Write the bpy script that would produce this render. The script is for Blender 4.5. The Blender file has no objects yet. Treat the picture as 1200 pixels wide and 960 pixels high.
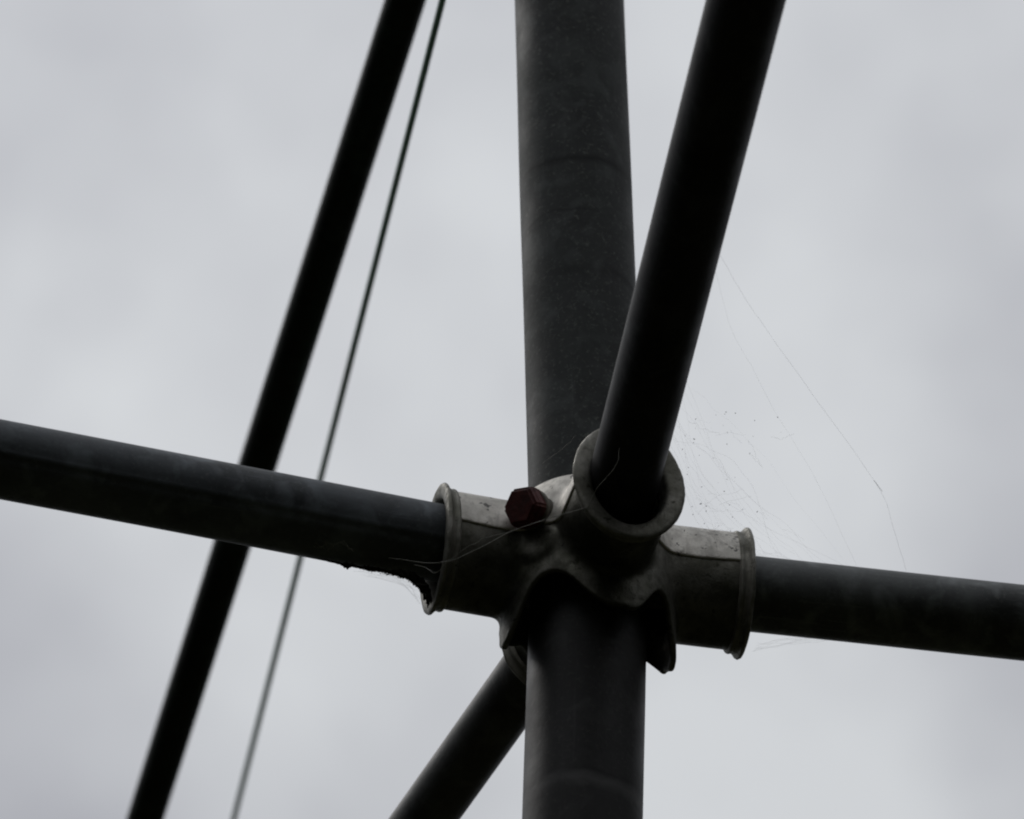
import bpy, bmesh, math, random
import numpy as np
from mathutils import Vector, Matrix, noise
R = math.radians
random.seed(4)
S = bpy.context.scene

# ------------------------------------------------------------------ camera
FPX = 8000.0                       # focal length in pixels of a 1200 px wide frame (long telephoto)
EL = R(40)                         # the camera looks up at 40 degrees
EYE = Vector((0, 0, 1.6))
FW = Vector((0, math.cos(EL), math.sin(EL)))
UP = Vector((0, -math.sin(EL), math.cos(EL)))
RT = Vector((1, 0, 0))
cam = bpy.data.cameras.new('camera')
cam.sensor_width = 36
cam.lens = 36 * FPX / 1200
cam.clip_start = 0.05
cam.clip_end = 20000
cam.dof.use_dof = True
cam.dof.focus_distance = 3.50
cam.dof.aperture_fstop = cam.lens / 16.0
cam_ob = bpy.data.objects.new('camera', cam)
cam_ob.location = EYE
cam_ob.rotation_euler = (R(90) + EL, 0, 0)
S.collection.objects.link(cam_ob)
S.camera = cam_ob

# ------------------------------------------------------------------ sky, sun, exposure
SUN_EL, SUN_AZ = R(52), R(-50)     # azimuth from +Y (away from the camera), negative = left
W = bpy.data.worlds.new('World')
S.world = W
W.use_nodes = True
nt = W.node_tree
nt.nodes.clear()
N_, L_ = nt.nodes.new, nt.links.new
def mth(op, a, b=None, c=None):
    n = N_('ShaderNodeMath'); n.operation = op
    for i, v in enumerate((a, b, c)):
        if v is None: continue
        if isinstance(v, (int, float)): n.inputs[i].default_value = v
        else: L_(v, n.inputs[i])
    return n.outputs[0]
out = N_('ShaderNodeOutputWorld'); bg = N_('ShaderNodeBackground')
tc = N_('ShaderNodeTexCoord'); sep = N_('ShaderNodeSeparateXYZ')
L_(tc.outputs['Generated'], sep.inputs[0])
sky = N_('ShaderNodeTexSky'); sky.sky_type = 'NISHITA'; sky.sun_disc = False
sky.sun_elevation = SUN_EL; sky.sun_rotation = SUN_AZ
n1 = N_('ShaderNodeTexNoise'); n1.inputs['Scale'].default_value = 9.0
n1.inputs['Detail'].default_value = 5.0; n1.inputs['Roughness'].default_value = 0.5
mp = N_('ShaderNodeMapping'); mp.inputs['Location'].default_value = (7.02, 0.21, 5.2)
L_(tc.outputs['Generated'], mp.inputs[0]); L_(mp.outputs[0], n1.inputs['Vector'])
# overcast deck: brighter towards the zenith, cloud thickness from the noise
elev = mth('MAXIMUM', sep.outputs['Z'], 0.0)
cie = mth('MULTIPLY', mth('MULTIPLY_ADD', elev, 2 / 3, 1 / 3), mth('MULTIPLY_ADD', sep.outputs['X'], -0.2, 1.0))  # a little brighter on the sun's side
ramp = N_('ShaderNodeValToRGB')
ramp.color_ramp.elements[0].position = 0.34; ramp.color_ramp.elements[0].color = (0.62, 0.63, 0.68, 1)
ramp.color_ramp.elements[1].position = 0.62; ramp.color_ramp.elements[1].color = (0.985, 1.012, 1.04, 1)
L_(n1.outputs['Fac'], ramp.inputs[0])
cl = N_('ShaderNodeVectorMath'); cl.operation = 'SCALE'
L_(ramp.outputs[0], cl.inputs[0]); L_(mth('MULTIPLY', cie, 10.0), cl.inputs['Scale'])
mix = N_('ShaderNodeMix'); mix.data_type = 'RGBA'; mix.inputs[0].default_value = 0.96
L_(sky.outputs[0], mix.inputs[6]); L_(cl.outputs[0], mix.inputs[7])
L_(mix.outputs[2], bg.inputs[0]); bg.inputs[1].default_value = 0.09
L_(bg.outputs[0], out.inputs[0])

sun = bpy.data.lights.new('sun', 'SUN'); sun.energy = 0.55; sun.angle = R(25); sun.color = (1, 0.97, 0.93)
S.cycles.filter_width = 2.1        # the lens is a little soft
sun_ob = bpy.data.objects.new('sun', sun); S.collection.objects.link(sun_ob)
sd = Vector((math.sin(SUN_AZ) * math.cos(SUN_EL), math.cos(SUN_AZ) * math.cos(SUN_EL), math.sin(SUN_EL)))
sun_ob.rotation_euler = sd.to_track_quat('Z', 'Y').to_euler()
S.view_settings.view_transform = 'Standard'; S.view_settings.look = 'None'
S.view_settings.exposure = 0.0; S.view_settings.gamma = 1

# ------------------------------------------------------------------ helpers
def at(px, py, d):
    "world point seen at pixel (px, py) of the 1200 x 960 frame, d metres deep"
    return EYE + FW * d + RT * ((px - 600) / FPX * d) + UP * ((480 - py) / FPX * d)
def level(p, px, py):
    "point of the ray through a pixel at the height of p (a level pipe)"
    r = at(px, py, 1) - EYE
    return EYE + r * ((p.z - EYE.z) / r.z)
def upright(p, px, py):
    "point of the ray through a pixel at the same distance north as p (an upright pipe)"
    r = at(px, py, 1) - EYE
    return EYE + r * ((p.y - EYE.y) / r.y)
def tag(o, label=None, cat=None, group=None, kind=None):
    for k, v in (('label', label), ('category', cat), ('group', group), ('kind', kind)):
        if v: o[k] = v
    return o
def link(name, me, mat=None, parent=None, smooth=True):
    if mat: me.materials.append(mat)
    if smooth: me.shade_smooth()
    o = bpy.data.objects.new(name, me); S.collection.objects.link(o)
    if parent: o.parent = parent
    return o
def frame(p0, p1):
    "matrix with local z along p0 -> p1"
    z = (p1 - p0).normalized()
    x = Vector((0, 0, 1)).cross(z)
    x = Vector((1, 0, 0)) if x.length < 0.2 else x.normalized()
    x = (x - z * x.dot(z)).normalized()
    y = z.cross(x)
    M = Matrix((x, y, z)).transposed().to_4x4(); M.translation = p0
    return M

# ------------------------------------------------------------------ materials
class Mat:
    def __init__(s, name):
        s.m = bpy.data.materials.new(name); s.m.use_nodes = True
        s.t = s.m.node_tree; s.b = s.t.nodes['Principled BSDF']
        s.co = s.n('ShaderNodeTexCoord').outputs['Object']
    def n(s, k, **kw):
        x = s.t.nodes.new(k)
        for a, v in kw.items(): setattr(x, a, v)
        return x
    def l(s, a, b): s.t.links.new(a, b)
    def noise(s, scale, detail=4, rough=0.6, stretch=(1, 1, 1), loc=(0, 0, 0), dist=0.0):
        mp = s.n('ShaderNodeMapping'); mp.inputs['Scale'].default_value = stretch; mp.inputs['Location'].default_value = loc
        s.l(s.co, mp.inputs[0])
        t = s.n('ShaderNodeTexNoise'); t.inputs['Scale'].default_value = scale
        t.inputs['Detail'].default_value = detail; t.inputs['Roughness'].default_value = rough
        t.inputs['Distortion'].default_value = dist
        s.l(mp.outputs[0], t.inputs['Vector']); return t.outputs['Fac']
    def ramp(s, f, *stops):
        r = s.n('ShaderNodeValToRGB'); e = r.color_ramp.elements
        while len(e) < len(stops): e.new(0.5)
        for x, (p, c) in zip(e, stops):
            x.position = p; x.color = (*c, 1) if isinstance(c, tuple) else (c, c, c, 1)
        s.l(f, r.inputs[0]); return r.outputs[0]
    def mix(s, f, a, b, mode='MIX'):
        x = s.n('ShaderNodeMix', data_type='RGBA', blend_type=mode)
        for i, v in ((0, f), (6, a), (7, b)):
            if isinstance(v, (int, float)): x.inputs[i].default_value = v
            elif isinstance(v, tuple): x.inputs[i].default_value = (*v, 1)
            else: s.l(v, x.inputs[i])
        return x.outputs[2]
    def fin(s, col, rough, bumps=(), metal=0.0, spec=0.5):
        s.l(col, s.b.inputs['Base Color']) if not isinstance(col, tuple) else setattr(s.b.inputs['Base Color'], 'default_value', (*col, 1))
        if isinstance(rough, (int, float)): s.b.inputs['Roughness'].default_value = rough
        else: s.l(rough, s.b.inputs['Roughness'])
        s.b.inputs['Metallic'].default_value = metal
        s.b.inputs['Specular IOR Level'].default_value = spec
        prev = None
        for h, st, d in bumps:
            b = s.n('ShaderNodeBump'); b.inputs['Strength'].default_value = st; b.inputs['Distance'].default_value = d
            s.l(h, b.inputs['Height'])
            if prev is not None: s.l(prev, b.inputs['Normal'])
            prev = b.outputs[0]
        if prev is not None: s.l(prev, s.b.inputs['Normal'])
        return s.m

def pipe_mat(name, base, rough=0.5, bands=(), seed=0.0, spec=0.35, blot=1.6, metal=0.35, speck=0.7):
    "weathered galvanised tube: blotches, long streaks, pale specks, ring marks at given local z"
    a = Mat(name); d = tuple(base)
    big = a.noise(22, 5, 0.6, loc=(seed, seed, seed))
    streak = a.noise(60, 4, 0.6, stretch=(1, 1, 0.12), loc=(seed, 1, 2))
    fine = a.noise(420, 4, 0.7, loc=(seed, 3, 1))
    c = a.ramp(big, (0.36, tuple(v * 0.40 for v in d)), (0.50, d), (0.72, tuple(v * blot for v in d)))
    c = a.mix(a.ramp(streak, (0.35, 0.0), (0.75, 0.45)), c, tuple(v * 0.45 for v in d))
    c = a.mix(a.ramp(fine, (0.55, 0.0), (0.72, speck)), c, tuple(v * 4.2 for v in (d[0], d[1] * .97, d[2] * .88)))
    patch = a.noise(55, 3, 0.5, loc=(seed + 5, 2, 0), dist=0.6)
    c = a.mix(a.ramp(patch, (0.52, 0.0), (0.68, 0.5)), c, tuple(v * 2.5 for v in d))
    scr = a.noise(240, 4, 0.7, stretch=(1, 1, 0.05), loc=(seed, 4, 9))
    c = a.mix(a.ramp(scr, (0.60, 0.0), (0.76, 0.45)), c, tuple(v * 2.6 for v in d))
    sp = a.n('ShaderNodeSeparateXYZ'); a.l(a.co, sp.inputs[0])
    wob = a.noise(35, 3, 0.5, loc=(seed, 7, 7))
    gate = a.noise(30, 2, 0.5, loc=(seed, 9, 4))
    for z, w, dark in bands:
        def M(op, x, y):
            m = a.n('ShaderNodeMath', operation=op)
            for i, v in enumerate((x, y)):
                if isinstance(v, (int, float)): m.inputs[i].default_value = v
                else: a.l(v, m.inputs[i])
            return m.outputs[0]
        zz = M('ADD', sp.outputs['Z'], M('MULTIPLY', M('SUBTRACT', wob, 0.5), 0.012))
        dd = M('ABSOLUTE', M('SUBTRACT', zz, z), 0)
        f = a.ramp(M('DIVIDE', dd, w), (0.0, 1.0), (1.0, 0.0))
        f = M('MULTIPLY', f, a.ramp(gate, (0.35, 0.1), (0.55, 0.85)))
        c = a.mix(f, c, tuple(v * dark for v in d))
    rr = a.ramp(big, (0.3, rough - 0.08), (0.7, min(1, rough + 0.14)))
    return a.fin(c, rr, [(fine, 0.14, 0.0004), (big, 0.30, 0.002)], metal=metal, spec=spec)

def cast_mat(name, light, dark, olive, algae, seed, metal=0.55):
    a = Mat(name)
    big = a.noise(26, 5, 0.6, loc=(seed, 0, seed))
    mid = a.noise(150, 5, 0.7, loc=(seed, 4, 1))
    fine = a.noise(900, 3, 0.7, loc=(1, seed, 2))
    runs = a.noise(260, 4, 0.65, stretch=(1, 1, 0.16), loc=(seed, 2, 8))
    c = a.ramp(big, (0.30, tuple(v * 0.72 for v in light)), (0.48, light), (0.75, tuple(v * 1.08 for v in light)))
    c = a.mix(a.ramp(mid, (0.48, 0.0), (0.66, 0.40)), c, tuple(v * 0.45 for v in light))
    c = a.mix(a.ramp(a.noise(190, 3, 0.6, loc=(seed + 3, 1, 1)), (0.63, 0.0), (0.67, 0.85)), c, (0.05, 0.046, 0.042))
    c = a.mix(a.ramp(a.noise(70, 4, 0.65, loc=(seed + 8, 3, 1)), (0.60, 0.0), (0.66, 0.45)), c, dark)
    c = a.mix(a.ramp(runs, (0.55, 0.0), (0.70, 0.5)), c, tuple(v * 0.4 for v in light))
    c = a.mix(a.ramp(fine, (0.45, 0.0), (0.75, 0.35)), c, tuple(v * 0.55 for v in light))
    geo = a.n('ShaderNodeNewGeometry')                                   # paler convex edges, darker creases
    c = a.mix(a.ramp(geo.outputs['Pointiness'], (0.44, 0.75), (0.49, 0.0)), c, (0.03, 0.03, 0.022))
    c = a.mix(a.ramp(geo.outputs['Pointiness'], (0.52, 0.0), (0.60, 0.45)), c, tuple(min(.8, v * 1.5) for v in light))
    if algae:
        c = a.mix(a.ramp(a.noise(30, 5, 0.6, loc=(2, seed, 6)), (0.38, 0.35 * algae), (0.6, algae)), c, olive)
    return a.fin(c, a.ramp(mid, (0.3, 0.42), (0.7, 0.7)), [(fine, 0.35, 0.0005), (mid, 0.35, 0.0012), (big, 0.3, 0.003)], metal=metal, spec=0.45)

G = (0.050, 0.054, 0.055)
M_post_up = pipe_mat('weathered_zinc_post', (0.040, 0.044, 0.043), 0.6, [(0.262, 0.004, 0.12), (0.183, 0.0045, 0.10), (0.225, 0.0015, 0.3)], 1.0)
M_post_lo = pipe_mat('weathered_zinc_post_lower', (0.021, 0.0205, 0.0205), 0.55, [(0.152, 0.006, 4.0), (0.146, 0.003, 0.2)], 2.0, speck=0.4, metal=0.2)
M_left = pipe_mat('galvanised_tube', (0.098, 0.110, 0.122), 0.55, [], 3.0, metal=0.15, speck=0.16)
M_right = pipe_mat('galvanised_tube_mossy', (0.118, 0.126, 0.126), 0.55, [], 4.0, metal=0.15, speck=0.16)
M_front = pipe_mat('dark_galvanised_tube', (0.026, 0.026, 0.028), 0.5, [], 5.0, spec=0.12, metal=0.0, speck=0.2)
M_back = pipe_mat('dull_galvanised_tube', (0.055, 0.056, 0.054), 0.5, [], 6.0, speck=0.2)
M_far = pipe_mat('dark_green_tube', (0.016, 0.022, 0.018), 0.6, [], 7.0, spec=0.2, metal=0.0)
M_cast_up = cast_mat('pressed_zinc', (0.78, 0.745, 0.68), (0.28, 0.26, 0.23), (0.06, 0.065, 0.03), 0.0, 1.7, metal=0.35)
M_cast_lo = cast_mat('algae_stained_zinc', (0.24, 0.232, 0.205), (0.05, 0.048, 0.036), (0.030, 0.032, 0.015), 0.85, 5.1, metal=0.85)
M_cast_rim = cast_mat('mottled_zinc_rim', (0.42, 0.405, 0.37), (0.10, 0.095, 0.08), (0.055, 0.056, 0.03), 0.72, 9.3, metal=0.65)
a = Mat('red_oxide_bolt')
M_bolt = a.fin(a.ramp(a.noise(160, 5, 0.7), (0.3, (0.035, 0.010, 0.009)), (0.6, (0.10, 0.016, 0.014)), (0.78, (0.13, 0.045, 0.025))), 0.6, [(a.noise(300), 0.4, 0.001)], spec=0.3)
a = Mat('grimy_steel')
M_stud = a.fin(a.ramp(a.noise(90, 5, 0.7), (0.3, (0.04, 0.038, 0.03)), (0.7, (0.20, 0.185, 0.15))), 0.6, [(a.noise(300), 0.4, 0.001)])
a = Mat('wire_rope_steel')
M_cable = a.fin(a.ramp(a.noise(80, 3), (0.3, (0.17, 0.40, 0.30)), (0.7, (0.24, 0.50, 0.39))), 0.5, [])
a = Mat('spider_silk')
M_silk = a.fin((0.55, 0.54, 0.50), 0.5, [])
a = Mat('spider_silk_dusty')
M_silk2 = a.fin((0.45, 0.45, 0.45), 0.6, [])
a = Mat('web_dirt')
M_dirt = a.fin(a.ramp(a.noise(300, 4), (0.3, (0.02, 0.017, 0.014)), (0.7, (0.075, 0.064, 0.05))), 0.9, [(a.noise(500), 0.6, 0.002)], spec=0.1)
a = Mat('dark_grass_soil')
M_ground = a.fin(a.mix(a.ramp(a.noise(0.4, 6), (0.4, 0.0), (0.6, 1.0)), (0.030, 0.038, 0.016), (0.045, 0.036, 0.025)), 0.95, [(a.noise(9, 8), 0.6, 0.05)], spec=0.1)

def sheer(m, k):
    "silk lets most of the light through"
    t = m.node_tree; b = t.nodes['Principled BSDF']; b.inputs['Alpha'].default_value = k
sheer(M_silk2, 0.42); sheer(M_silk, 0.8)

# ------------------------------------------------------------------ ground
bm = bmesh.new()
bmesh.ops.create_grid(bm, x_segments=24, y_segments=24, size=3000)
me = bpy.data.meshes.new('ground'); bm.to_mesh(me); bm.free()
tag(link('ground', me, M_ground), kind='structure')

# ------------------------------------------------------------------ unseen trees, added to keep low sky light off the pipes
a = Mat('dark_foliage'); M_leaf = a.fin(a.ramp(a.noise(0.8, 3), (0.3, (0.018, 0.030, 0.010)), (0.7, (0.045, 0.065, 0.022))), 0.8, [], spec=0.15)
a = Mat('dark_bark'); M_bark = a.fin(a.ramp(a.noise(6, 4), (0.3, (0.03, 0.025, 0.02)), (0.7, (0.07, 0.06, 0.05))), 0.9, [], spec=0.1)
def added_woodland():
    rg = np.random.RandomState(3); V, F, MI = [], [], []
    for k in range(64):
        az_ = 2 * math.pi * (k + rg.uniform(-.3, .3)) / 64            # 0 = straight ahead of the camera
        side = abs((az_ + math.pi) % (2 * math.pi) - math.pi)
        ahead = side < R(50)
        dist = rg.uniform(20, 26) if ahead else rg.uniform(8.0, 12.5)
        ht = rg.uniform(7, 9) if ahead else rg.uniform(8.5, 11.5)
        cx, cy = math.sin(az_) * dist, 2.5 + math.cos(az_) * dist
        b = len(V)
        for z_, r_ in ((0, .28), (ht * .45, .18), (ht * .9, .04)):
            for j in range(8): V.append((cx + math.cos(j * math.pi / 4) * r_, cy + math.sin(j * math.pi / 4) * r_, z_))
        for i in range(2):
            for j in range(8): F.append((b + i * 8 + j, b + i * 8 + (j + 1) % 8, b + i * 8 + 8 + (j + 1) % 8, b + i * 8 + 8 + j)); MI.append(1)
        cr_ = ht * .2 + .4
        for c_ in range(26):                                           # leaf clumps through the crown
            th = rg.uniform(0, 6.283); hh_ = rg.uniform(.12, 1) * ht; rr = cr_ * (1 - abs(hh_ / ht - .45) * 1.1) * rg.uniform(.3, 1)
            c0 = np.array((cx + math.cos(th) * rr, cy + math.sin(th) * rr, hh_))
            for l_ in range(34):
                p_ = c0 + rg.normal(0, .45, 3); u = rg.normal(0, 1, 3); u /= np.linalg.norm(u); w_ = np.cross(u, rg.normal(0, 1, 3)); w_ /= np.linalg.norm(w_)
                s_ = rg.uniform(.14, .3); b = len(V)
                V += [tuple(p_ - u * s_), tuple(p_ + w_ * s_ * .6), tuple(p_ + u * s_), tuple(p_ - w_ * s_ * .6)]
                F.append((b, b + 1, b + 2, b + 3)); MI.append(0)
    me = bpy.data.meshes.new('added_woodland'); me.from_pydata(V, [], F); me.materials.append(M_leaf); me.materials.append(M_bark)
    me.polygons.foreach_set('material_index', MI); me.update()
    o = bpy.data.objects.new('added_woodland', me); S.collection.objects.link(o)
    tag(o, 'unseen dark trees added round and behind the camera to darken the pipe undersides', 'added_woodland', kind='stuff')
added_woodland()

# ------------------------------------------------------------------ tubes
def tube(name, p0, p1, r, mat, wall=0.003, nseg=96, step=0.03, weld=None, wob=0.0):
    "hollow round tube from p0 to p1, slightly uneven, with open ends and an optional long weld bead"
    M = frame(p0, p1); Ln = (p1 - p0).length
    nr = max(2, int(Ln / step)); vs, fs = [], []
    for i in range(nr + 1):
        z = Ln * i / nr
        for k in range(nseg):
            t = 2 * math.pi * k / nseg
            rr = r
            if wob: rr += wob * noise.noise(Vector((math.cos(t) * 1.5, math.sin(t) * 1.5, z * 9)))
            if weld is not None:
                dlt = (t - weld + math.pi) % (2 * math.pi) - math.pi
                rr += 0.0004 * math.exp(-(dlt / 0.055) ** 2) * (1 + 0.3 * math.sin(z * 400)) - 0.0003 * math.exp(-((dlt + 0.16) / 0.07) ** 2)
            vs.append((math.cos(t) * rr, math.sin(t) * rr, z))
    for z in (Ln, 0):
        for k in range(nseg):
            t = 2 * math.pi * k / nseg
            vs.append((math.cos(t) * (r - wall), math.sin(t) * (r - wall), z))
    for i in range(nr + 2):
        for k in range(nseg):
            k2 = (k + 1) % nseg
            fs.append((i * nseg + k, i * nseg + k2, (i + 1) * nseg + k2, (i + 1) * nseg + k))
    b = (nr + 2) * nseg
    for k in range(nseg):
        k2 = (k + 1) % nseg
        fs.append((b + k, b + k2, k2, k))
    me = bpy.data.meshes.new(name); me.from_pydata(vs, [], fs); me.update()
    o = link(name, me, mat); o.matrix_world = M
    return o

MM = 0.001
NODE = at(688, 672, 3.52)
PC = at(691, 672, 3.52)
# upright post, in two lengths that meet with a slight kink inside the coupler
top = upright(PC, 667, 0); d = (top - PC).normalized()
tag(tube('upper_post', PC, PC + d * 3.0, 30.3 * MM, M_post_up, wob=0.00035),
    'thick weathered grey post rising from the coupler to the top of the frame', 'post', 'thick upright posts')
bot = upright(PC, 682.6, 960); d = (bot - PC).normalized(); k = (PC.z + 0.3) / -d.z
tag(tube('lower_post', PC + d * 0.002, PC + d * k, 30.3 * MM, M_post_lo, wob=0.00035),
    'thick dark post below the coupler, standing down to the bottom edge', 'post', 'thick upright posts')

def dirv(az): return Vector((math.sin(az), -math.cos(az), 0))
def rail(name, p1, px, py, back, length, r, mat, **kw):
    p2 = level(p1, px, py); d = (p2 - p1).normalized()
    return tube(name, p1 - d * back, p1 + d * length, r, mat, **kw)
AZ = {'left': R(-74.6), 'front': R(15.3), 'right': R(100.8), 'back': R(197)}
LEN = {'left': 78.7, 'front': 76.3, 'right': 80.0, 'back': 57.0}
def dep(k): return 3.52 - LEN[k] * MM * math.cos(AZ[k]) * math.cos(EL)
tag(rail('cross_pipe', at(505, 634.5, dep('left')), 0, 538, 0.035, 2.6, 20.0 * MM, M_left, weld=R(-30), wob=0.0002),
    'long grey pipe running from the left edge into the left socket', 'pipe', 'thin pipes held by the coupler')
tag(rail('cross_pipe', at(890, 697, dep('right')), 1200, 730, 0.045, 2.6, 19.7 * MM, M_right, wob=0.0002),
    'grey pipe leaving the right socket towards the right edge', 'pipe', 'thin pipes held by the coupler')
tag(rail('cross_pipe', at(732, 560, dep('front')), 874, 0, 0.025, 2.4, 18.3 * MM, M_front, wob=0.00015),
    'near black pipe coming out of the round front socket and rising to the top edge', 'pipe', 'thin pipes held by the coupler')
tag(rail('cross_pipe', at(645, 752, dep('back')), 497, 960, 0.01, 2.6, 15.8 * MM, M_back, wob=0.00015),
    'dark slanting pipe behind the lower post, reaching the bottom edge', 'pipe', 'thin pipes held by the coupler')

# background pipe and wire rope, farther off and out of focus
p, q = at(475, 0, 4.2), at(170, 960, 4.65); d = (q - p).normalized()
tag(tube('roof_pipe', p - d * 2.2, q + d * 3.0, 12.4 * MM, M_far, nseg=48, step=0.1),
    'blurred black pipe slanting across the background on the left', 'pipe')
def sweep(name, pts, r, mat, sides=6):
    cu = bpy.data.curves.new(name, 'CURVE'); cu.dimensions = '3D'; cu.bevel_depth = 1; cu.bevel_resolution = 1 if sides < 8 else 3
    for poly in pts:
        sp = cu.splines.new('POLY'); sp.points.add(len(poly) - 1)
        for i, pnt in enumerate(poly):
            rr = r
            if len(pnt) == 2: pnt, rr = pnt
            sp.points[i].co = (*pnt, 1); sp.points[i].radius = rr
    o = bpy.data.objects.new(name, cu); S.collection.objects.link(o)
    me = bpy.data.meshes.new_from_object(o.evaluated_get(bpy.context.evaluated_depsgraph_get()))
    bpy.data.objects.remove(o); return link(name, me, mat)
p, q = at(518.5, 0, 3.95), at(274, 960, 4.95); d = (q - p).normalized()
p0, p1 = p - d * 2.0, q + d * 2.5
strands = [[p0.lerp(p1, i / 60) for i in range(61)]]
tag(sweep('wire_rope', strands, 0.0021, M_cable, 12),
    'thin blurred steel wire beside the background pipe', 'cable')

# ------------------------------------------------------------------ the coupler (pressed in two halves, four sockets)
def surface_nets(V, o, h):
    "quad mesh of the zero level of grid V"
    nx, ny, nz = V.shape; ins = V < 0
    c = [(i, j, k) for i in (0, 1) for j in (0, 1) for k in (0, 1)]
    sl = lambda A, i, j, k: A[i:nx - 1 + i, j:ny - 1 + j, k:nz - 1 + k]
    cnt = sum(sl(ins, *q).astype(np.int8) for q in c)
    act = (cnt > 0) & (cnt < 8)
    idx = np.argwhere(act); vid = np.full(act.shape, -1, np.int32); vid[act] = np.arange(len(idx))
    acc = np.zeros((len(idx), 3)); w = np.zeros(len(idx))
    for a_ in range(8):
        for b_ in range(a_ + 1, 8):
            A, B = c[a_], c[b_]
            if sum(abs(A[t] - B[t]) for t in range(3)) != 1: continue
            va = V[idx[:, 0] + A[0], idx[:, 1] + A[1], idx[:, 2] + A[2]]
            vb = V[idx[:, 0] + B[0], idx[:, 1] + B[1], idx[:, 2] + B[2]]
            m = (va < 0) != (vb < 0)
            t = np.where(m, va / np.where(m, va - vb, 1), 0)
            pt = np.array(A)[None] + t[:, None] * (np.array(B) - np.array(A))[None]
            acc += pt * m[:, None]; w += m
    co = (idx + acc / w[:, None]) * h + np.array(o)
    quads = []
    for ax in range(3):
        e = [slice(1, -1)] * 3; e[ax] = slice(0, V.shape[ax] - 1); f = list(e); f[ax] = slice(1, V.shape[ax])
        s0, s1 = ins[tuple(e)], ins[tuple(f)]
        pos = np.argwhere(s0 != s1)
        flip = s0[tuple(pos.T)]
        p_ = pos.copy()
        for t in range(3):
            if t != ax: p_[:, t] += 1
        u, v = (ax + 1) % 3, (ax + 2) % 3
        def g(du, dv):
            r_ = p_.copy(); r_[:, u] -= du; r_[:, v] -= dv
            return vid[r_[:, 0], r_[:, 1], r_[:, 2]]
        qd = np.stack([g(1, 1), g(0, 1), g(0, 0), g(1, 0)], 1)
        qd[~flip] = qd[~flip][:, ::-1]
        quads.append(qd)
    return co, np.concatenate(quads)

def smin(a, b, k):
    h = np.clip(0.5 + 0.5 * (b - a) / k, 0, 1); return b + (a - b) * h - k * h * (1 - h)
def smax(a, b, k): return -smin(-a, -b, k)
def oval(u, z, a, b):
    k1 = np.sqrt((u / a) ** 2 + (z / b) ** 2) + 1e-6; k2 = np.sqrt((u / a ** 2) ** 2 + (z / b ** 2) ** 2) + 1e-9
    return k1 * (k1 - 1) / k2
def sst(x, a, b):
    t = np.clip((x - a) / (b - a), 0, 1); return t * t * (3 - 2 * t)
H = 0.7
O = (-90.0, -90.0, -64.0)
xs = [O[0] + H * np.arange(int(180 / H)), O[1] + H * np.arange(int(180 / H)), O[2] + H * np.arange(int(112 / H))]
X, Y, Z = (g.astype(np.float32) for g in np.meshgrid(*xs, indexing='ij'))
RR = np.sqrt(X * X + Y * Y); PH = np.arctan2(X, -Y)
def skirt_edge(ph):
    # lower edge of the skirt: deep lobes under the sockets, arches between them
    keys = [(-130, -25), (-110, -36), (-90, -49), (-78, -57), (-70, -57), (-27, -30.5), (15, -54), (29, -54), (59, -31.5),
            (88, -57), (99, -57), (117, -50.5), (136, -33), (150, -31), (185, -56), (203, -56)]
    keys = keys + [(keys[0][0] + 360, keys[0][1])]
    dg = np.degrees(ph); dg = np.where(dg < keys[0][0], dg + 360, dg); o = np.zeros_like(dg)
    for (a0, z0), (a1, z1) in zip(keys, keys[1:]):
        t = np.clip((dg - a0) / (a1 - a0), 0, 1); m = (dg >= a0) & (dg <= a1)
        s_ = (1 - np.cos(np.pi * t)) / 2
        # arches are round, lobes broad
        s_ = np.where(z1 > z0, 1 - (1 - s_) ** 1.1, s_ ** 1.1)
        if a1 <= -78 or a1 == 136: s_ = t
        o = np.where(m, z0 + (z1 - z0) * s_, o)
    return o
EDGE = skirt_edge(PH)
# body: barrel that closes on the post at the top
rb = 45.2 - 0.0012 * np.clip(Z, 0, 99) ** 2.5 * 0.9 
body = smax((RR - rb) * 0.9, Z - 37.5, 5)
body = smax(body, (EDGE - Z) * 0.62, 1.2)
tubes, holes, lips = None, None, None
for k in AZ:
    a_ = AZ[k]; ln = LEN[k] + 3.0
    T = X * math.sin(a_) - Y * math.cos(a_); U = X * math.cos(a_) + Y * math.sin(a_)
    Zc = Z + 1.0
    tt = smax(oval(U, Zc, 25.3, 32.8), T - ln + 3.5, 0.8)
    tt = smax(tt, -T, 1.0)
    hh = smax(oval(U, Zc, 21.6, 28.6), (40 if k == 'back' else 12) - T, 1.0)
    tubes = tt if tubes is None else np.minimum(tubes, tt)
    holes = hh if holes is None else np.minimum(holes, hh)
D0 = smin(body, tubes, 4.5)
# lug under the bolt
la = R(-34); lu = X * math.cos(la) + Y * math.sin(la); lt = X * math.sin(la) - Y * math.cos(la)
lug = smax(smax(np.sqrt(lu * lu + (Z + 10.0) ** 2) - 9, lt - 47.0, 4), 30 - lt, 1.0)
D0 = smin(D0, lug, 6.0)
cav = smax(RR - (rb - 3.3), Z - 26, 4)
bolt_hole = np.sqrt(1e-3 + 0 * X)  # placeholder keeps memory layout
def shell(grow): 
    d_ = smax(D0 - grow, -(cav - 0.0), 1.0)
    d_ = smax(d_, -holes, 1.2)
    # bore for the post in the closed top
    return smax(d_, -(RR - 30.8), 1.0)
coupler = bpy.data.objects.new('pipe_coupler', None); S.collection.objects.link(coupler)
coupler.location = NODE
tag(coupler, 'round metal coupler joining all the pipes, with four flanged sockets and a red bolt', 'pipe fitting')
def mk(name, V, mat):
    co, q = surface_nets(V, O, H)
    me = bpy.data.meshes.new(name)
    me.from_pydata((co * MM).tolist(), [], q.tolist()); me.update()
    return link(name, me, mat, coupler)
wig = 0.35 * np.sin(X * 0.13 + 1) + 0.3 * np.sin(Y * 0.19 + X * 0.07)
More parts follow.
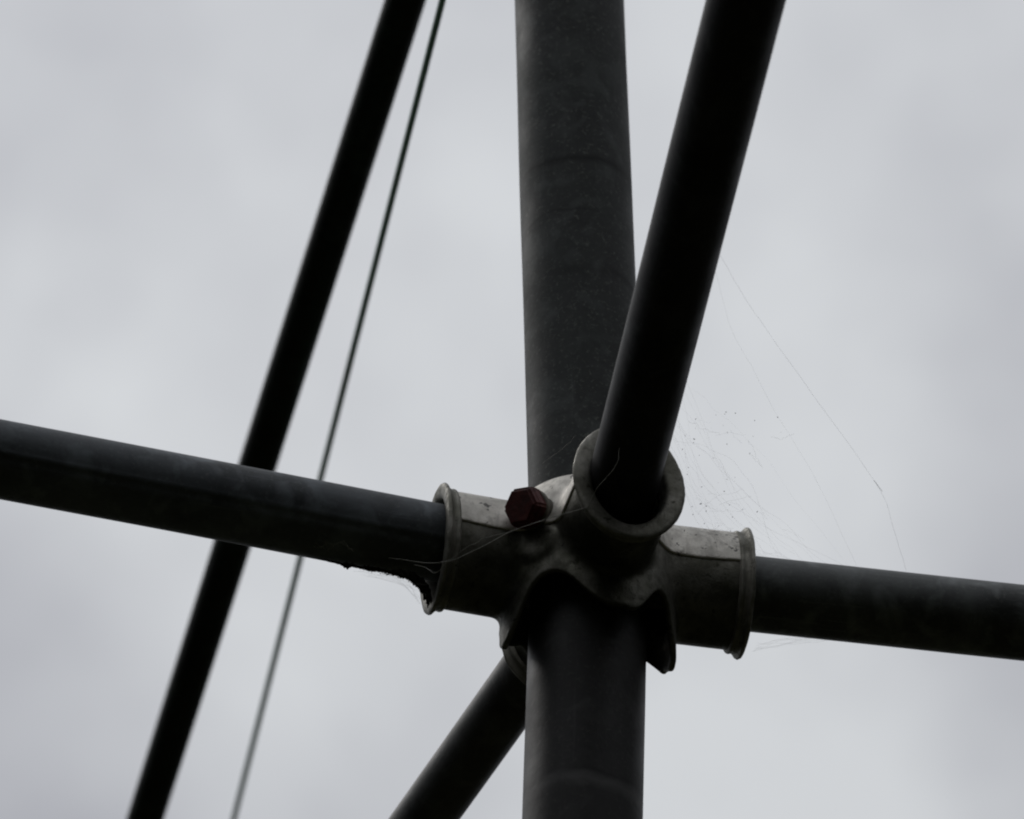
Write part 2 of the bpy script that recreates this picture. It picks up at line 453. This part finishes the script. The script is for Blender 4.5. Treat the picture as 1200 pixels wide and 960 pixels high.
lo = mk('lower_shell', smax(shell(0), Z - 0.2 - wig, 0.6), M_cast_lo)
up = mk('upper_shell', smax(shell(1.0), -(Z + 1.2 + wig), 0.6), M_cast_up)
del X, Y, Z, RR, PH, EDGE, D0, cav, body, tubes, holes
lo['label'] = 'dark algae stained lower half with scalloped skirt'
up['label'] = 'pale weathered upper half'

# rolled rims on the four sockets
PROF = [(-14, -4.9), (-5, -4.8), (-1.6, -4.2), (-0.5, -3.2), (0.0, -1.6), (0.15, 0.6), (0.1, 2.4), (-0.4, 3.7), (-1.3, 4.3), (-2.1, 4.0), (-2.9, 2.9),
        (-4.0, 1.9), (-5.2, 1.5), (-5.9, 1.75), (-6.6, 1.9), (-7.3, 1.6), (-7.7, 0.9), (-8.2, 0.2)]
for ki, k in enumerate(AZ):
    a_ = AZ[k]; ln = LEN[k] + 3.0; n = 160; vs, fs = [], []
    dx, dn = Vector((math.sin(a_), -math.cos(a_), 0)), Vector((math.cos(a_), math.sin(a_), 0))
    pf = []
    for (t0, o0), (t1, o1) in zip(PROF, PROF[1:]):
        for q in (0, .5): pf.append((t0 + (t1 - t0) * q, o0 + (o1 - o0) * q))
    pf.append(PROF[-1])
    for t, o in pf:
        for i in range(n):
            th = 2 * math.pi * i / n
            u, z = 25.3 * math.cos(th), 32.8 * math.sin(th)
            nu, nz = math.cos(th) / 25.3, math.sin(th) / 32.8; nl = math.hypot(nu, nz)
            w = noise.noise(Vector((u * .09, z * .09, ki * 7))) * 0.35 + noise.noise(Vector((u * .4, z * .4, t + ki))) * 0.16
            oo = o + w - (1.5 if k == 'front' and o < -1 else 0)
            vs.append(tuple((dx * (ln + t + w * .5) + dn * (u + nu / nl * oo) + Vector((0, 0, z + nz / nl * oo - 1.0))) * MM))
    for j in range(len(pf) - 1):
        for i in range(n):
            i2 = (i + 1) % n
            fs.append((j * n + i, (j + 1) * n + i, (j + 1) * n + i2, j * n + i2))
    me = bpy.data.meshes.new('socket_rim'); me.from_pydata(vs, [], fs); me.update()
    link('socket_rim', me, M_cast_rim, coupler)

# bolt: hexagonal red head, washer, stud
def lathe_bm(bm, prof, n, M, rot=0.0):
    rings = []
    for r_, z_ in prof:
        rings.append([bm.verts.new(M @ Vector((math.cos(2 * math.pi * k / n + rot) * r_, math.sin(2 * math.pi * k / n + rot) * r_, z_))) for k in range(n)])
    for A, B in zip(rings, rings[1:]):
        for k in range(n): bm.faces.new((A[k], A[(k + 1) % n], B[(k + 1) % n], B[k]))
    bm.faces.new(rings[0][::-1]); bm.faces.new(rings[-1])
az, el = R(-42), R(-20)
bd = Vector((math.sin(az) * math.cos(el), -math.cos(az) * math.cos(el), math.sin(el)))
face = at(608.5, 593, 3.52 - 0.036) - NODE
BM = frame(face - bd * 0.0085, face)
bm = bmesh.new()
lathe_bm(bm, [(0.0116, 0), (0.0118, 0.0008), (0.0118, 0.0060), (0.0104, 0.0085)], 6, BM, R(42))
bmesh.ops.bevel(bm, geom=list(bm.edges), offset=0.0011, segments=3, affect='EDGES')
me = bpy.data.meshes.new('bolt_head'); bm.to_mesh(me); bm.free()
link('bolt_head', me, M_bolt, coupler, smooth=False)
bm = bmesh.new()
lathe_bm(bm, [(0.0078, -0.030), (0.0078, -0.004), (0.0105, -0.0035), (0.0108, -0.0005), (0.010, 0.0)], 40, BM)
me = bpy.data.meshes.new('bolt_boss'); bm.to_mesh(me); bm.free()
link('bolt_boss', me, M_stud, coupler)

# ------------------------------------------------------------------ cobwebs and dirt
def strand(pts, r=0.0001, wave=0.0004, sag=0.0, n=24):
    "fine thread through the given points, slack and slightly wavy"
    P = [at(*q) for q in pts]; ph = random.uniform(0, 99); out_ = []
    if len(P) > 2: P = [P[0] * 2 - P[1]] + P + [P[-1] * 2 - P[-2]]
    segs = list(range(1, len(P) - 2)) if len(P) > 2 else [0]
    for s_ in segs:
        for i in range(n + (s_ == segs[-1])):
            t = i / n
            if len(P) > 2:
                a0, a1, a2, a3 = P[s_ - 1:s_ + 3]
                v = 0.5 * (a1 * 2 + (a2 - a0) * t + (a0 * 2 - a1 * 5 + a2 * 4 - a3) * t * t + (a1 * 3 - a0 - a2 * 3 + a3) * t ** 3)
            else: v = P[0].lerp(P[1], t)
            q = (s_ + t) * 3.1 + ph
            v = v + Vector((noise.noise((q, 0, 1)), noise.noise((q, 5, 2)), noise.noise((q, 9, 3)))) * wave - Vector((0, 0, sag * 4 * t * (1 - t)))
            out_.append((v, r * (1 + 0.5 * noise.noise((q * 5, 3, 3)))))
    return out_
web = [strand([(455, 654, 3.480), (524, 658, 3.455), (604, 621, 3.44), (688, 594, 3.425)], r=0.00015),
       strand([(486, 662, 3.475), (498, 665, 3.47), (511, 671, 3.462), (524, 658, 3.455)], r=0.00015),
       strand([(688, 594, 3.425), (700, 572, 3.415), (722, 545, 3.415), (726, 525, 3.42)], r=0.00012),
       strand([(636, 543, 3.485), (664, 522, 3.48), (675, 510, 3.475)], r=0.0001),
       strand([(524, 658, 3.455), (560, 634, 3.445), (604, 622, 3.44)], r=0.00007, wave=0.0012)]
for i in range(5):
    x = random.uniform(345, 395); y0 = 634 + (x - 350) * .19
    web.append(strand([(x, y0 + random.uniform(-8, 4), 3.476), (x + 9, y0 + random.uniform(-6, 8), 3.474), (x + 18, y0 + random.uniform(-10, 4), 3.474), (x + 27, y0 + random.uniform(-2, 10), 3.474)], r=0.00008, wave=0.001))
for i in range(9):
    web.append(strand([(random.uniform(405, 470), 668 + random.uniform(-2, 6), 3.48), (460 + random.uniform(0, 15), 680 + random.uniform(-4, 6), 3.478), (random.uniform(488, 502), random.uniform(685, 708), 3.47)], r=0.00003, wave=0.0006))
tag(sweep('cobweb', web, 1, M_silk, 4), 'pale spider threads stretched over the left socket towards the bolt', 'cobweb', kind='stuff')
web2 = [strand([(842, 296, 3.37), (880, 360, 3.42), (945, 452, 3.46), (1028, 569, 3.5), (1046, 616, 3.505), (1062, 669, 3.51)], r=0.000055, wave=0.0003),
        strand([(838, 318, 3.37), (858, 388, 3.41), (880, 428, 3.44), (908, 482, 3.46), (955, 560, 3.49), (1004, 663, 3.51)], r=0.000028, wave=0.0004),
        strand([(1024, 563, 3.498), (1034, 576, 3.501)], r=0.00016, wave=0.0002, n=5)]
for i in range(17):                                   # sheet of threads slung between the front pipe and the right pipe
    y0 = random.uniform(440, 545); x0 = 865 - 0.253 * (y0 - 200) + 2; x1 = random.triangular(885, 1010, 900)
    xm = x0 + (x1 - x0) * random.uniform(.3, .6) + random.uniform(-12, 12); ym = (y0 + 655) / 2 + random.uniform(-40, 45)
    web2.append(strand([(x0, y0, 3.43), (xm, ym, 3.47), (x1, 652 + (x1 - 890) * .11, 3.51)], r=random.uniform(0.000014, 0.000032), wave=0.0022, n=30))
for i in range(22):                                   # cross threads and torn ends inside that sheet
    x = random.triangular(800, 930, 815); y = random.uniform(490, 632)
    L0 = random.uniform(8, 42); an = R(random.gauss(30, 30))
    web2.append(strand([(x, y, 3.48), (x + L0 * .5 * math.cos(an), y + L0 * .5 * math.sin(an) + random.uniform(-4, 4), 3.485), (x + L0 * math.cos(an), y + L0 * math.sin(an), 3.49)], r=random.uniform(0.00002, 0.00005), wave=0.0012, n=8))
for i in range(7):
    web2.append(strand([(882 + random.uniform(0, 6), 757 + random.uniform(-8, 8), 3.51), (915, 752 + random.uniform(-3, 5), 3.52), (random.uniform(930, 985), 747 + random.uniform(-2, 4), 3.53)], r=0.00003, wave=0.0008))
tag(sweep('cobweb', web2, 1, M_silk2, 4), 'faint torn spider web hanging in the air above the right pipe', 'cobweb', kind='stuff')
def crumbs(bm, pos, r_, sx=1.0):
    g = bmesh.ops.create_icosphere(bm, subdivisions=2, radius=r_)
    ax = Vector((random.gauss(0, 1), random.gauss(0, 1), random.gauss(0, 1))).normalized()
    for v in g['verts']:
        c = v.co.copy(); c += ax * ax.dot(c) * sx
        v.co = pos + c * (1 + 0.9 * noise.noise((pos + c) * 1400))
bm = bmesh.new()
for i in range(48):
    crumbs(bm, at(random.triangular(798, 930, 805), random.uniform(480, 640), 3.485), random.triangular(0.00006, 0.00026, 0.0001), 1.5)
me = bpy.data.meshes.new('web_specks'); bm.to_mesh(me); bm.free()
tag(link('web_specks', me, M_dirt), 'tiny dark specks caught in the web right of the coupler', 'dirt', kind='stuff')
# matted grime: one lumpy roll along the underside of the pipe, thickening into the corner at the flange
bm = bmesh.new()
spine = [(372, 654.5, .5), (398, 660, 1.5), (407, 664, 3.6), (412, 663, 1.6), (425, 665.5, 1.5), (437, 667.5, 2.6), (446, 669, 1.7), (458, 671, 2.4), (470, 672, 4.2),
         (480, 674, 5.5), (488, 679, 6.5), (495, 686, 7.5), (500, 694, 8), (503, 703, 7), (505, 711, 5)]
n = 190; m = 20; rings = []
for i in range(n + 1):
    t = i / n * (len(spine) - 1); j = min(int(t), len(spine) - 2); f = t - j; f = f * f * (3 - 2 * f)
    x, y, r_ = (spine[j][q] * (1 - f) + spine[j + 1][q] * f for q in range(3))
    c = at(x, y, 3.484 if x < 480 else 3.484 + (x - 480) * 0.0004)
    rg = []
    for k in range(m):
        a_ = 2 * math.pi * k / m; dv = UP * math.sin(a_) + (FW * 0.8 + RT * 0.5) * math.cos(a_)
        p_ = c + dv * r_ * 0.00044
        q = 1 + 0.55 * noise.noise(p_ * 420) + 0.45 * noise.noise(p_ * 1100) + 0.25 * noise.noise(p_ * 2600)
        rg.append(bm.verts.new(c + dv * r_ * 0.00044 * q))
    rings.append(rg)
for A, B in zip(rings, rings[1:]):
    for k in range(m): bm.faces.new((A[k], A[(k + 1) % m], B[(k + 1) % m], B[k]))
bm.faces.new(rings[0][::-1]); bm.faces.new(rings[-1])
for i in range(150):
    x = 400 + 106 * random.random() ** .6; yb = 582 + x * 0.1937 + (max(0, x - 470) / 36) ** 2 * 24
    crumbs(bm, at(x, yb + random.uniform(-2, 4), 3.484), random.triangular(0.0001, 0.0005, 0.00015), 2.5)
me = bpy.data.meshes.new('dirt_clump'); bm.to_mesh(me); bm.free()
tag(link('dirt_clump', me, M_dirt), 'ragged crust of black grime hanging under the left pipe beside its flange', 'dirt', kind='stuff')
